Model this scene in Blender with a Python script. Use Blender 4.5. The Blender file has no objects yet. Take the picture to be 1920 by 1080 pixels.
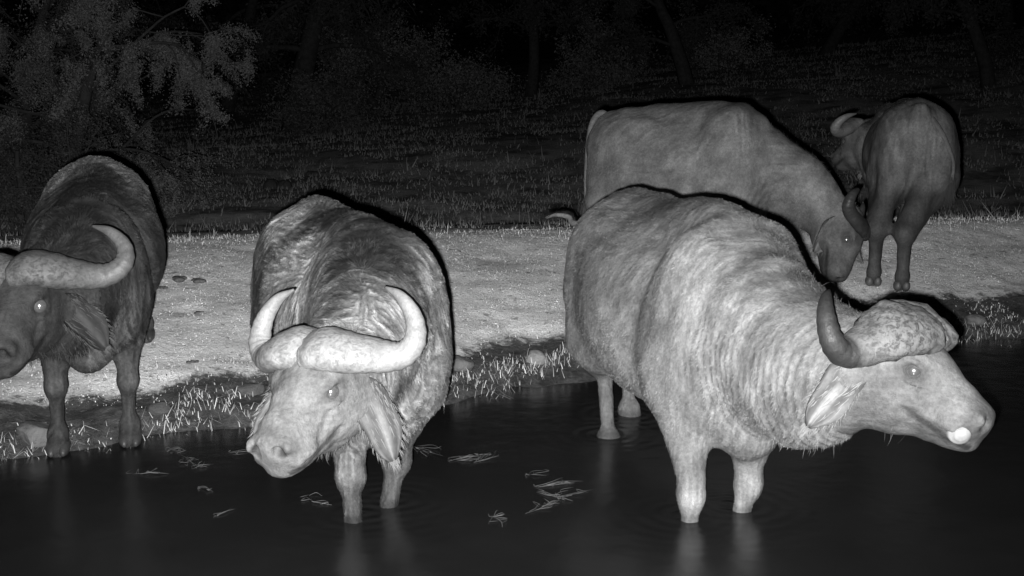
import bpy, bmesh, math, random
import numpy as np
from mathutils import Vector, Matrix

rng = np.random.default_rng(7)
random.seed(7)
C = bpy.context.scene.collection
SC = bpy.context.scene

# ------------------------------------------------------------------ camera
CAM_Z = 1.85
PITCH = math.radians(8.82)
FPX = 2500.0
cam_d = bpy.data.cameras.new('camera')
cam_d.sensor_width = 36.0
cam_d.lens = 36.0 * FPX / 1920.0
cam_d.clip_start = 0.05
cam_d.clip_end = 2000
cam = bpy.data.objects.new('camera', cam_d)
C.objects.link(cam)
cam.location = (0, 0, CAM_Z)
cam.rotation_euler = (math.pi / 2 - PITCH, 0, 0)
SC.camera = cam

# ------------------------------------------------------------------ night sky
world = bpy.data.worlds.new('World')
SC.world = world
world.use_nodes = True
wn = world.node_tree
wn.nodes.clear()
sky = wn.nodes.new('ShaderNodeTexSky')
sky.sky_type = 'NISHITA'
sky.sun_disc = False
sky.sun_elevation = math.radians(-9.0)
sky.sun_rotation = math.radians(160)
bw = wn.nodes.new('ShaderNodeRGBToBW')
bg = wn.nodes.new('ShaderNodeBackground')
bg.inputs[1].default_value = 0.05
wo = wn.nodes.new('ShaderNodeOutputWorld')
wn.links.new(sky.outputs[0], bw.inputs[0])
wn.links.new(bw.outputs[0], bg.inputs[0])
wn.links.new(bg.outputs[0], wo.inputs[0])

# ------------------------------------------------------------------ the infrared lamp of the trail camera: under the lens, a little left
lamp_d = bpy.data.lights.new('infrared_lamp', 'SPOT')
lamp_d.energy = 6400
lamp_d.spot_size = math.radians(74)
lamp_d.spot_blend = 1.0
lamp_d.shadow_soft_size = 0.018
lamp = bpy.data.objects.new('infrared_lamp', lamp_d)
C.objects.link(lamp)
lamp.location = (-0.05, 0.0, CAM_Z - 0.06)
lamp.rotation_euler = (math.pi / 2 - math.radians(8.5), 0, math.radians(.7))

SC.view_settings.view_transform = 'Standard'
SC.view_settings.look = 'None'
SC.view_settings.exposure = 0
SC.view_settings.gamma = 1
SC.view_settings.use_curve_mapping = False
SC.render.engine = 'CYCLES'
SC.cycles.use_denoising = True
SC.cycles.max_bounces = 4
SC.cycles.diffuse_bounces = 2
SC.cycles.glossy_bounces = 3
SC.cycles.caustics_reflective = False
SC.cycles.caustics_refractive = False
SC.cycles.sample_clamp_indirect = 3

# ------------------------------------------------------------------ maths helpers
RGT = np.array([1.0, 0, 0])
FWD = np.array([0, math.cos(PITCH), -math.sin(PITCH)])
UPV = np.array([0, math.sin(PITCH), math.cos(PITCH)])
EYE = np.array([0, 0, CAM_Z])


def P(px, py, d):
    """the world point seen at photo pixel (px, py) at a depth of d metres"""
    return EYE + d * (FWD + (px - 960) / FPX * RGT - (py - 540) / FPX * UPV)


def V(r, u, t):
    """direction from right / up / towards-the-lens components"""
    v = r * RGT + u * UPV - t * FWD
    return v / np.linalg.norm(v)


def nrm(v):
    v = np.asarray(v, float)
    return v / max(1e-9, np.linalg.norm(v))


def hash3(ix, iy, iz, seed=0):
    h = (ix.astype(np.int64) * 374761393 + iy.astype(np.int64) * 668265263 + iz.astype(np.int64) * 2147483647 + seed * 974634777) & 0xffffffff
    h = ((h ^ (h >> 13)) * 1274126177) & 0xffffffff
    h = h ^ (h >> 16)
    return (h & 0xffff) / 65535.0


def vnoise(p, seed=0):
    p = np.asarray(p, float)
    i = np.floor(p).astype(np.int64)
    f = p - i
    f = f * f * (3 - 2 * f)
    out = 0
    for dx in (0, 1):
        wx = f[:, 0] if dx else 1 - f[:, 0]
        for dy in (0, 1):
            wy = f[:, 1] if dy else 1 - f[:, 1]
            for dz in (0, 1):
                wz = f[:, 2] if dz else 1 - f[:, 2]
                out = out + wx * wy * wz * hash3(i[:, 0] + dx, i[:, 1] + dy, i[:, 2] + dz, seed)
    return out


def fbm(p, seed=0, n=3):
    a, s, t = 0.0, 1.0, 0.0
    p = np.asarray(p, float)
    for k in range(n):
        a = a + s * vnoise(p * (2.03 ** k) + 17.3 * k, seed + k)
        t += s
        s *= 0.55
    return a / t


def sstep(x, a, b):
    t = np.clip((np.asarray(x, float) - a) / (b - a), 0, 1)
    return t * t * (3 - 2 * t)


def edge_y(x):
    x = np.asarray(x, float)
    y = 7.82 + 0.557 * x
    y = np.where(x > 3.0, 9.49 + 0.12 * (x - 3.0), y)
    y = np.where(x < -2.6, 6.372 + 0.25 * (x + 2.6), y)
    y = np.where(x < -12, 6.372 + 0.25 * (-9.4) + 0.02 * (x + 12), y)
    return y + 0.07 * np.sin(x * 3.1 + 0.6) + 0.05 * np.sin(x * 7.3 + 2.0)


def crest_y(x):
    return 11.6 + 0.21 * np.clip(x, -8, 10)


def ground_z(x, y, detail=True):
    x = np.asarray(x, float)
    y = np.asarray(y, float)
    ye, yc = edge_y(x), crest_y(x)
    t = (y - ye) / (yc - ye)
    z = np.where(t < 0, np.maximum(-0.5, 0.11 * (y - ye)), 0.52 * (1 - (1 - np.clip(t, 0, 1)) ** 1.25))
    z = z + np.where(t > 0, 0.035 * sstep(y - ye, 0, 0.18), 0)
    u = y - yc
    z = z - np.where(u > 0, 0.62 * sstep(u, 0.0, 5.5), 0)
    ramp = sstep(u, 2, 32)
    tilt = np.where(x > 0, 0.14, 0.085) * x / (1 + np.abs(x) / 70)
    z = z + 0.046 * np.maximum(u - 3, 0) + tilt * ramp + 0.10 * np.maximum(u - 42, 0)
    if detail:
        sh = x.shape
        p = np.stack([x.ravel(), y.ravel(), np.zeros(x.size)], 1)
        n1 = (vnoise(p * 1.7, 3) - .5).reshape(sh)
        n4 = (vnoise(p * np.array([4.2, 3.4, 1]), 8) - .5).reshape(sh)
        n2 = (vnoise(p * 6.0, 4) - .5).reshape(sh)
        n3 = (vnoise(p * 0.35, 5) - .5).reshape(sh)
        onb = sstep(y - ye, -0.15, 0.25)
        band = onb * (1 - sstep(y - ye, 0.5, 1.4))
        z = z + onb * (0.04 * n1 + 0.016 * n2 + .07 * np.minimum(n4 + .2, 0)) + band * 0.05 * n2 + n3 * 0.22 * sstep(u, 4, 14) + n1 * .05 * sstep(u, 3, 9)
    return z


def gz(x, y):
    return float(ground_z(np.array([x]), np.array([y]))[0])


def on_ground(px, py):
    """the point of the ground or water seen at a photo pixel"""
    d = FWD + (px - 960) / FPX * RGT - (py - 540) / FPX * UPV
    t = np.linspace(3, 90, 9000)
    q = EYE[None] + t[:, None] * d[None]
    g = np.maximum(ground_z(q[:, 0], q[:, 1]), 0.0)
    k = np.nonzero(q[:, 2] < g)[0]
    k = k[0] if len(k) else -1
    return q[k]


# ------------------------------------------------------------------ object helpers
def tag(o, label=None, cat=None, group=None, kind=None):
    if label:
        o['label'] = label
    if cat:
        o['category'] = cat
    if group:
        o['group'] = group
    if kind:
        o['kind'] = kind
    return o


def empty(name, loc):
    o = bpy.data.objects.new(name, None)
    o.location = loc
    C.objects.link(o)
    return o


def mesh_obj(name, verts, faces, mat, parent=None, origin=None, attrs=None, smooth=True):
    """faces: array (n,3) or (n,4), or a list of such arrays"""
    verts = np.asarray(verts, np.float32)
    if origin is None:
        origin = np.zeros(3)
    fl = faces if isinstance(faces, list) else [faces]
    fl = [np.asarray(f, np.int32) for f in fl if len(f)]
    me = bpy.data.meshes.new(name)
    v = verts - np.asarray(origin, np.float32)
    me.vertices.add(len(v))
    me.vertices.foreach_set('co', v.ravel())
    nl = sum(f.size for f in fl)
    npoly = sum(len(f) for f in fl)
    me.loops.add(nl)
    me.loops.foreach_set('vertex_index', np.concatenate([f.ravel() for f in fl]))
    me.polygons.add(npoly)
    tot = np.concatenate([np.full(len(f), f.shape[1], np.int32) for f in fl])
    start = np.concatenate([[0], np.cumsum(tot)[:-1]]).astype(np.int32)
    me.polygons.foreach_set('loop_start', start)
    me.update(calc_edges=True)
    me.validate()
    if attrs:
        for k, a in attrs.items():
            at = me.attributes.new(k, 'FLOAT', 'POINT')
            at.data.foreach_set('value', np.asarray(a, np.float32))
    if smooth:
        me.polygons.foreach_set('use_smooth', np.ones(len(me.polygons), bool))
    if mat:
        me.materials.append(mat)
    o = bpy.data.objects.new(name, me)
    C.objects.link(o)
    if parent is not None:
        o.parent = parent
        o.location = np.asarray(origin, float) - np.asarray(parent_world(parent))
    else:
        o.location = np.asarray(origin, float)
    return o


def parent_world(p):
    w = np.array(p.location)
    while p.parent:
        p = p.parent
        w = w + np.array(p.location)
    return w


def catmull(pts, n):
    pts = np.asarray(pts, float)
    q = np.vstack([2 * pts[0] - pts[1], pts, 2 * pts[-1] - pts[-2]])
    m = len(pts) - 1
    out = []
    for t in np.linspace(0, m, n):
        i = min(int(t), m - 1)
        f = t - i
        a, b, c, d = q[i], q[i + 1], q[i + 2], q[i + 3]
        out.append(0.5 * (2 * b + (c - a) * f + (2 * a - 5 * b + 4 * c - d) * f * f + (3 * b - a - 3 * c + d) * f ** 3))
    return np.array(out)


def sweep(pts, ra, rb=None, n=24, seg=14, up=(0, 0, 1), spline=True, twist=None):
    """tube along pts; ra across (perpendicular to up), rb along up. returns verts, quads"""
    pts = np.asarray(pts, float)
    ra = np.asarray(ra, float)
    rb = ra if rb is None else np.asarray(rb, float)
    if spline:
        allp = catmull(np.hstack([pts, ra[:, None], rb[:, None]]), n)
        pts, ra, rb = allp[:, :3], np.maximum(allp[:, 3], 1e-4), np.maximum(allp[:, 4], 1e-4)
    n = len(pts)
    T = np.gradient(pts, axis=0)
    T /= np.linalg.norm(T, axis=1)[:, None] + 1e-9
    u0 = np.asarray(up, float)
    vs = []
    ang = np.linspace(0, 2 * np.pi, seg, endpoint=False)
    u = u0 - T[0] * np.dot(u0, T[0])
    if np.linalg.norm(u) < 1e-3:
        u = np.cross(T[0], [1, 0, 0.3])
    u /= np.linalg.norm(u)
    for i in range(n):
        u = u - T[i] * np.dot(u, T[i])
        u /= np.linalg.norm(u) + 1e-9
        s = np.cross(T[i], u)
        vs.append(pts[i] + np.cos(ang)[:, None] * s * ra[i] + np.sin(ang)[:, None] * u * rb[i])
    v = np.vstack(vs)
    k = np.arange(seg)
    fs = []
    for i in range(n - 1):
        a = i * seg + k
        b = i * seg + (k + 1) % seg
        fs.append(np.stack([a, b, b + seg, a + seg], 1))
    q = np.vstack(fs)
    v = np.vstack([v, pts[0], pts[-1]])
    c0, c1 = len(v) - 2, len(v) - 1
    t0 = np.stack([np.full(seg, c0), (k + 1) % seg, k], 1)
    b = (n - 1) * seg
    t1 = np.stack([np.full(seg, c1), b + k, b + (k + 1) % seg], 1)
    return v, q, np.vstack([t0, t1])


class MB:
    def __init__(s):
        s.v, s.f4, s.f3, s.n = [], [], [], 0
        s.a = []

    def add(s, v, f4=None, f3=None, a=1.0):
        s.v.append(v)
        s.a.append(np.full(len(v), a) if np.isscalar(a) else a)
        if f4 is not None and len(f4):
            s.f4.append(np.asarray(f4) + s.n)
        if f3 is not None and len(f3):
            s.f3.append(np.asarray(f3) + s.n)
        s.n += len(v)

    def build(s, name, mat, parent=None, origin=None, smooth=True):
        fl = []
        if s.f4:
            fl.append(np.vstack(s.f4))
        if s.f3:
            fl.append(np.vstack(s.f3))
        return mesh_obj(name, np.vstack(s.v), fl, mat, parent, origin, {'tone': np.concatenate(s.a)}, smooth)


# ------------------------------------------------------------------ materials
def mat_new(name):
    m = bpy.data.materials.new(name)
    m.use_nodes = True
    nt = m.node_tree
    b = nt.nodes['Principled BSDF']
    return m, nt, b


def N(nt, typ, **kw):
    n = nt.nodes.new(typ)
    for k, v in kw.items():
        setattr(n, k, v)
    return n


def math_node(nt, op, a, b=None, clamp=False):
    n = N(nt, 'ShaderNodeMath', operation=op, use_clamp=clamp)
    for i, x in enumerate((a, b)):
        if x is None:
            continue
        if isinstance(x, (int, float)):
            n.inputs[i].default_value = x
        else:
            nt.links.new(x, n.inputs[i])
    return n.outputs[0]


def noise(nt, scale, detail=4, rough=0.6, coord='Object', vec=None, distort=0.0):
    n = N(nt, 'ShaderNodeTexNoise')
    n.inputs['Scale'].default_value = scale
    n.inputs['Detail'].default_value = detail
    n.inputs['Roughness'].default_value = rough
    n.inputs['Distortion'].default_value = distort
    if vec is None:
        tc = N(nt, 'ShaderNodeTexCoord')
        vec = tc.outputs[coord]
    nt.links.new(vec, n.inputs['Vector'])
    return n.outputs['Fac']


def ramp(nt, fac, lo, hi, a, b):
    n = N(nt, 'ShaderNodeMapRange')
    n.interpolation_type = 'SMOOTHSTEP'
    nt.links.new(fac, n.inputs[0])
    for i, x in enumerate((lo, hi, a, b)):
        n.inputs[i + 1].default_value = x
    return n.outputs[0]


def bump(nt, b, h, strength, dist):
    n = N(nt, 'ShaderNodeBump')
    n.inputs['Strength'].default_value = strength
    n.inputs['Distance'].default_value = dist
    nt.links.new(h, n.inputs['Height'])
    nt.links.new(n.outputs[0], b.inputs['Normal'])


def attr(nt, name):
    n = N(nt, 'ShaderNodeAttribute', attribute_name=name)
    return n.outputs['Fac']


def grey(nt, b, val):
    nt.links.new(val, b.inputs['Base Color'])


def make_hide():
    m, nt, b = mat_new('hide')
    t = attr(nt, 'tone')
    n1 = noise(nt, 7, 5, 0.65)
    n2 = noise(nt, 60, 3, 0.7)
    v = math_node(nt, 'MULTIPLY', t, ramp(nt, n1, .3, .7, .72, 1.2))
    v = math_node(nt, 'MULTIPLY', v, ramp(nt, n2, .25, .75, .75, 1.2))
    grey(nt, b, v)
    b.inputs['Roughness'].default_value = 0.68
    b.inputs['Specular IOR Level'].default_value = 0.16
    h = math_node(nt, 'ADD', math_node(nt, 'MULTIPLY', n2, .5), math_node(nt, 'MULTIPLY', noise(nt, 170, 3, .7), .35))
    bump(nt, b, h, 0.7, 0.009)
    return m


def make_tone(name, rough=0.7, spec=0.25, var=0.25, scale=20, bumpd=None):
    m, nt, b = mat_new(name)
    t = attr(nt, 'tone')
    n1 = noise(nt, scale, 4, .65)
    grey(nt, b, math_node(nt, 'MULTIPLY', t, ramp(nt, n1, .25, .75, 1 - var, 1 + var)))
    b.inputs['Roughness'].default_value = rough
    b.inputs['Specular IOR Level'].default_value = spec
    if bumpd:
        bump(nt, b, noise(nt, scale * 3, 5, .7), 0.8, bumpd)
    return m


def make_horn():
    m, nt, b = mat_new('horn_keratin')
    t = attr(nt, 'tone')
    r = attr(nt, 'rough')
    n1 = noise(nt, 38, 7, .8, distort=.5)
    n2 = noise(nt, 75, 4, .7)
    crack = ramp(nt, n1, .36, .52, .42, 1.05)
    crack = math_node(nt, 'ADD', math_node(nt, 'MULTIPLY', crack, r), math_node(nt, 'SUBTRACT', 1.0, r))
    v = math_node(nt, 'MULTIPLY', t, ramp(nt, n2, .25, .75, .82, 1.14))
    v = math_node(nt, 'MULTIPLY', v, ramp(nt, noise(nt, 11, 5, .7), .3, .65, .72, 1.1))
    grey(nt, b, math_node(nt, 'MULTIPLY', v, crack))
    b.inputs['Specular IOR Level'].default_value = .22
    rr = math_node(nt, 'ADD', math_node(nt, 'MULTIPLY', r, .35), .42)
    nt.links.new(rr, b.inputs['Roughness'])
    h = math_node(nt, 'ADD', crack, math_node(nt, 'MULTIPLY', n2, .4))
    bump(nt, b, h, .7, .009)
    return m


def make_eye():
    m, nt, b = mat_new('eye_wet')
    b.inputs['Base Color'].default_value = (.06, .06, .06, 1)
    b.inputs['Roughness'].default_value = .17
    b.inputs['IOR'].default_value = 2.2
    b.inputs['Specular IOR Level'].default_value = 1.0
    return m


def make_ground():
    m, nt, b = mat_new('soil')
    wet = attr(nt, 'wet')       # 1 at the water line, 0 on the dry bank
    far = attr(nt, 'far')
    n0 = noise(nt, 1.3, 4, .6)
    n1 = noise(nt, 9, 6, .7)
    n2 = noise(nt, 55, 5, .75)
    n3 = noise(nt, 150, 2, .6)
    w = math_node(nt, 'ADD', wet, math_node(nt, 'MULTIPLY', math_node(nt, 'SUBTRACT', n1, .5), 1.1))
    w = ramp(nt, w, .38, .62, 0, 1)
    dry = math_node(nt, 'MULTIPLY', ramp(nt, n0, .3, .7, .62, .72), ramp(nt, n1, .25, .75, .80, 1.12))
    dry = math_node(nt, 'MULTIPLY', dry, ramp(nt, n2, .28, .72, .78, 1.15))
    dry = math_node(nt, 'MULTIPLY', dry, ramp(nt, noise(nt, 17, 3, .6), .30, .42, .45, 1.0))
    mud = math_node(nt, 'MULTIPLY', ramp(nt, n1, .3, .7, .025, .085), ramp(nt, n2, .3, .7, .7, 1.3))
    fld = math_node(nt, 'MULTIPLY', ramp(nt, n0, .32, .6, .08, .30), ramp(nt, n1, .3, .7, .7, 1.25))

    def mix(f, a, c):
        k = N(nt, 'ShaderNodeMix', data_type='FLOAT')
        nt.links.new(f, k.inputs[0])
        nt.links.new(a, k.inputs[2])
        nt.links.new(c, k.inputs[3])
        return k.outputs[0]
    fl_ = attr(nt, 'far_shade')  # wood floor colour darkened far off, standing in for fading lamplight
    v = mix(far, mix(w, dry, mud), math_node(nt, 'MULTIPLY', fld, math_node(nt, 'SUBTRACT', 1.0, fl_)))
    grey(nt, b, v)
    b.inputs['Roughness'].default_value = .9
    b.inputs['Specular IOR Level'].default_value = .15
    h = math_node(nt, 'ADD', math_node(nt, 'MULTIPLY', n2, .6), math_node(nt, 'ADD', math_node(nt, 'MULTIPLY', n3, .25), n1))
    bump(nt, b, h, .8, .03)
    return m


def make_water():
    m, nt, b = mat_new('murky_water')
    tc = N(nt, 'ShaderNodeTexCoord')
    n1 = noise(nt, 1.2, 4, .6)
    grey(nt, b, ramp(nt, n1, .25, .75, .0078, .011))
    b.inputs['Roughness'].default_value = .25
    b.inputs['IOR'].default_value = 1.33
    h = noise(nt, 5, 2, .5)
    for (lx, ly) in ((.96, 5.69), (.75, 5.55), (.645, 7.3), (.50, 6.87), (-.54, 5.76), (-.65, 5.57)):
        dv = N(nt, 'ShaderNodeVectorMath', operation='DISTANCE')
        nt.links.new(tc.outputs['Object'], dv.inputs[0])
        dv.inputs[1].default_value = (lx, ly, 0)
        dd = dv.outputs['Value']
        w = math_node(nt, 'SINE', math_node(nt, 'MULTIPLY', dd, 75.0))
        fade = math_node(nt, 'POWER', 2.718, math_node(nt, 'MULTIPLY', dd, -6.5))
        h = math_node(nt, 'ADD', h, math_node(nt, 'MULTIPLY', math_node(nt, 'MULTIPLY', w, fade), .5))
    bump(nt, b, h, .35, .012)
    return m


M = dict(
    hide=make_hide(),
    hair=make_tone('hair_strands', .62, .15, .12, 8),
    horn=make_horn(),
    eye=make_eye(),
    ear=make_tone('ear_skin', .7, .2, .2, 30),
    wetskin=make_tone('wet_skin', .38, .5, .15, 40),
    hoof=make_tone('hoof_horn', .5, .4, .25, 30, .004),
    grass=make_tone('grass_blades', .75, .15, .15, 3),
    leaf=make_tone('thorn_leaves', .8, .1, .2, 1.5),
    bark=make_tone('bark', .9, .1, .35, 9, .02),
    stone=make_tone('stone', .85, .2, .35, 9, .02),
    dung=make_tone('dung', .95, .05, .3, 40, .01),
    weed=make_tone('floating_weed', .6, .3, .2, 20),
    ground=make_ground(),
    water=make_water(),
)

# ------------------------------------------------------------------ ground and water


def graded(lo, a, b, hi, step, grow):
    mid = list(np.arange(a, b + 1e-6, step))
    s, x, up = step, mid[-1], []
    while x < hi:
        s *= grow
        x += s
        up.append(x)
    s, x, dn = step, mid[0], []
    while x > lo:
        s *= grow
        x -= s
        dn.append(x)
    return np.array(dn[::-1] + mid + up)


gx = graded(-400, -5.0, 6.5, 400, .05, 1.09)
gy = graded(-60, 5.4, 14.5, 600, .05, 1.07)
X, Y = np.meshgrid(gx, gy)
Z = ground_z(X, Y)
nx, ny = len(gx), len(gy)
idx = np.arange(nx * ny).reshape(ny, nx)
quads = np.stack([idx[:-1, :-1], idx[:-1, 1:], idx[1:, 1:], idx[1:, :-1]], -1).reshape(-1, 4)
dist_edge = Y - edge_y(X)
wet = 1 - sstep(dist_edge, 0.2, 1.25)
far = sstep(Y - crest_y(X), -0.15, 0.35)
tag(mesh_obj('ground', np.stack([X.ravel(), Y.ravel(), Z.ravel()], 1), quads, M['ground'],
             attrs={'wet': wet.ravel(), 'far': far.ravel(), 'far_shade': (.85 * sstep(Y, 48, 62)).ravel()}),
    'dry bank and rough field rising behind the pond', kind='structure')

wv = np.array([[-80, -50, 0], [80, -50, 0], [80, 10.4, 0], [-80, 10.4, 0]], float)
# the pond ends inside the bank, never past the crest
xs = graded(-80, -5, 6, 80, .25, 1.2)
ys0 = np.full(len(xs), -50.0)
ys1 = edge_y(xs) + .35
wv = np.vstack([np.stack([xs, ys0, 0 * xs], 1), np.stack([xs, ys1, 0 * xs], 1)])
k = np.arange(len(xs) - 1)
tag(mesh_obj('water', wv, np.stack([k, k + 1, k + 1 + len(xs), k + len(xs)], 1), M['water']),
    'dark still pond water round the legs of the drinking buffaloes', kind='structure')


# ------------------------------------------------------------------ implicit bodies
class Field:
    def __init__(s, lo, hi, h):
        s.lo = np.asarray(lo, float)
        s.h = h
        s.n = np.ceil((np.asarray(hi) - s.lo) / h).astype(int) + 1
        s.d = np.full(s.n, 0.5, np.float32)

    def region(s, lo, hi):
        a = np.clip(np.floor((lo - s.lo) / s.h).astype(int), 0, s.n - 1)
        b = np.clip(np.ceil((hi - s.lo) / s.h).astype(int) + 1, 1, s.n)
        if np.any(b <= a):
            return None
        ax = [(s.lo[i] + s.h * np.arange(a[i], b[i])).astype(np.float32) for i in range(3)]
        g = np.stack(np.meshgrid(*ax, indexing='ij'), -1)
        return tuple(slice(a[i], b[i]) for i in range(3)), g

    def comb(s, sl, p, k, op):
        d = s.d[sl]
        if op == 'add':
            h = np.maximum(k - np.abs(d - p), 0) / k
            s.d[sl] = np.minimum(d, p) - h * h * k * .25
        else:
            p = -p
            h = np.maximum(k - np.abs(d - p), 0) / k
            s.d[sl] = np.maximum(d, p) + h * h * k * .25

    def ell(s, c, r, R=None, k=.05, op='add'):
        c = np.asarray(c, float)
        r = np.asarray(r, float)
        R = np.eye(3) if R is None else R
        ext = np.sqrt(((R * r[None]) ** 2).sum(1)) + k + 2 * s.h
        q = s.region(c - ext, c + ext)
        if q is None:
            return
        sl, g = q
        l = (g - c.astype(np.float32)) @ R.astype(np.float32)
        rf = r.astype(np.float32)
        k0 = np.sqrt(((l / rf) ** 2).sum(-1))
        k1 = np.sqrt(((l / (rf * rf)) ** 2).sum(-1)) + 1e-6
        s.comb(sl, k0 * (k0 - 1) / k1, k, op)

    def cone(s, a, b, ra, rb, k=.04, op='add'):
        a = np.asarray(a, float)
        b = np.asarray(b, float)
        m = max(ra, rb) + k + 2 * s.h
        q = s.region(np.minimum(a, b) - m, np.maximum(a, b) + m)
        if q is None:
            return
        sl, g = q
        ab = (b - a).astype(np.float32)
        t = np.clip(((g - a.astype(np.float32)) @ ab) / float(ab @ ab), 0, 1)
        dd = np.sqrt(((g - (a.astype(np.float32) + t[..., None] * ab)) ** 2).sum(-1))
        s.comb(sl, dd - (ra + (rb - ra) * t), k, op)

    def mesh(s):
        d = s.d
        ins = d < 0
        n = s.n - 1
        cnt = np.zeros(n, np.int8)
        for i in (0, 1):
            for j in (0, 1):
                for l in (0, 1):
                    cnt += ins[i:n[0] + i, j:n[1] + j, l:n[2] + l]
        cells = np.argwhere((cnt > 0) & (cnt < 8))
        vid = np.full(n, -1, np.int32)
        vid[cells[:, 0], cells[:, 1], cells[:, 2]] = np.arange(len(cells))
        acc = np.zeros((len(cells), 3))
        num = np.zeros(len(cells))
        for ax in range(3):
            o1, o2 = [a for a in range(3) if a != ax]
            for i in (0, 1):
                for j in (0, 1):
                    c0 = cells.copy()
                    c0[:, o1] += i
                    c0[:, o2] += j
                    c1 = c0.copy()
                    c1[:, ax] += 1
                    d0 = d[c0[:, 0], c0[:, 1], c0[:, 2]]
                    d1 = d[c1[:, 0], c1[:, 1], c1[:, 2]]
                    mk = (d0 < 0) != (d1 < 0)
                    t = np.where(mk, d0 / np.where(mk, d0 - d1, 1), 0)
                    q = c0.astype(float)
                    q[:, ax] += t
                    acc += np.where(mk[:, None], q, 0)
                    num += mk
        v = s.lo + s.h * acc / num[:, None]
        fs = []
        for ax in range(3):
            o1, o2 = [(1, 2), (2, 0), (0, 1)][ax]
            sl0 = [slice(None)] * 3
            sl1 = [slice(None)] * 3
            sl0[ax] = slice(0, -1)
            sl1[ax] = slice(1, None)
            e = np.argwhere(ins[tuple(sl0)] != ins[tuple(sl1)])
            ok = (e[:, o1] > 0) & (e[:, o2] > 0) & (e[:, o1] < n[o1]) & (e[:, o2] < n[o2])
            e = e[ok]
            pos = ins[e[:, 0], e[:, 1], e[:, 2]]

            def cell(a, b):
                c = e.copy()
                c[:, o1] -= a
                c[:, o2] -= b
                return vid[c[:, 0], c[:, 1], c[:, 2]]
            q = np.stack([cell(1, 1), cell(0, 1), cell(0, 0), cell(1, 0)], 1)
            q[~pos] = q[~pos][:, ::-1]
            fs.append(q)
        f = np.vstack(fs)
        f = f[(f >= 0).all(1)]
        return v, f


def smooth_mesh(v, f, it=2, lam=.5):
    e = np.vstack([f[:, [0, 1]], f[:, [1, 2]], f[:, [2, 3]], f[:, [3, 0]]])
    e = np.vstack([e, e[:, ::-1]])
    n = len(v)
    deg = np.bincount(e[:, 0], minlength=n).astype(float)
    for _ in range(it):
        s = np.stack([np.bincount(e[:, 0], weights=v[e[:, 1], i], minlength=n) for i in range(3)], 1)
        v = v + lam * (s / deg[:, None] - v)
    return v


def vnormals(v, f):
    fn = np.cross(v[f[:, 2]] - v[f[:, 0]], v[f[:, 3]] - v[f[:, 1]])
    n = np.zeros_like(v)
    for i in range(4):
        for a in range(3):
            n[:, a] += np.bincount(f[:, i], weights=fn[:, a], minlength=len(v))
    return n / (np.linalg.norm(n, axis=1)[:, None] + 1e-12)


def frame_from(f, up):
    f = nrm(f)
    u = np.asarray(up, float)
    u = nrm(u - f * np.dot(u, f))
    l = np.cross(u, f)
    return np.stack([f, l, u], 1)     # columns: forward, left, up


def strands(root, nor, flow, length, width, tone, lift=.25, seg=2, curl=0.25):
    """flat tapering hair ribbons. returns verts, quads, tris, tone"""
    n = len(root)
    side = np.cross(flow, nor)
    side /= np.linalg.norm(side, axis=1)[:, None] + 1e-9
    L = length[:, None]
    W = width[:, None]
    lf = np.full(n, lift)[:, None] if np.isscalar(lift) else lift[:, None]
    p0 = root - nor * .004
    p1 = root + flow * L * .5 + nor * L * lf * .5
    p2 = root + flow * L + nor * L * lf * (.5 + .5 * (1 - curl * 2)) + side * L * (rng.random((n, 1)) - .5) * .3
    v = np.stack([p0 - side * W * .5, p0 + side * W * .5, p1 - side * W * .4, p1 + side * W * .4, p2], 1).reshape(-1, 3)
    b = np.arange(n)[:, None] * 5
    q = b + np.array([[0, 1, 3, 2]])
    t = b + np.array([[2, 3, 4]])
    return v, q, t, np.repeat(tone, 5)


def sample_surface(v, f, n, w=None):
    a = np.linalg.norm(np.cross(v[f[:, 2]] - v[f[:, 0]], v[f[:, 3]] - v[f[:, 1]]), axis=1)
    if w is not None:
        a = a * w[f].mean(1)
    c = np.cumsum(a)
    k = np.searchsorted(c, rng.random(n) * c[-1])
    k = np.minimum(k, len(f) - 1)
    u = rng.random((n, 1))
    s = rng.random((n, 1))
    q = v[f[k]]
    p = (q[:, 0] * (1 - u) + q[:, 1] * u) * (1 - s) + (q[:, 3] * (1 - u) + q[:, 2] * u) * s
    return p, f[k, 0]


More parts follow.
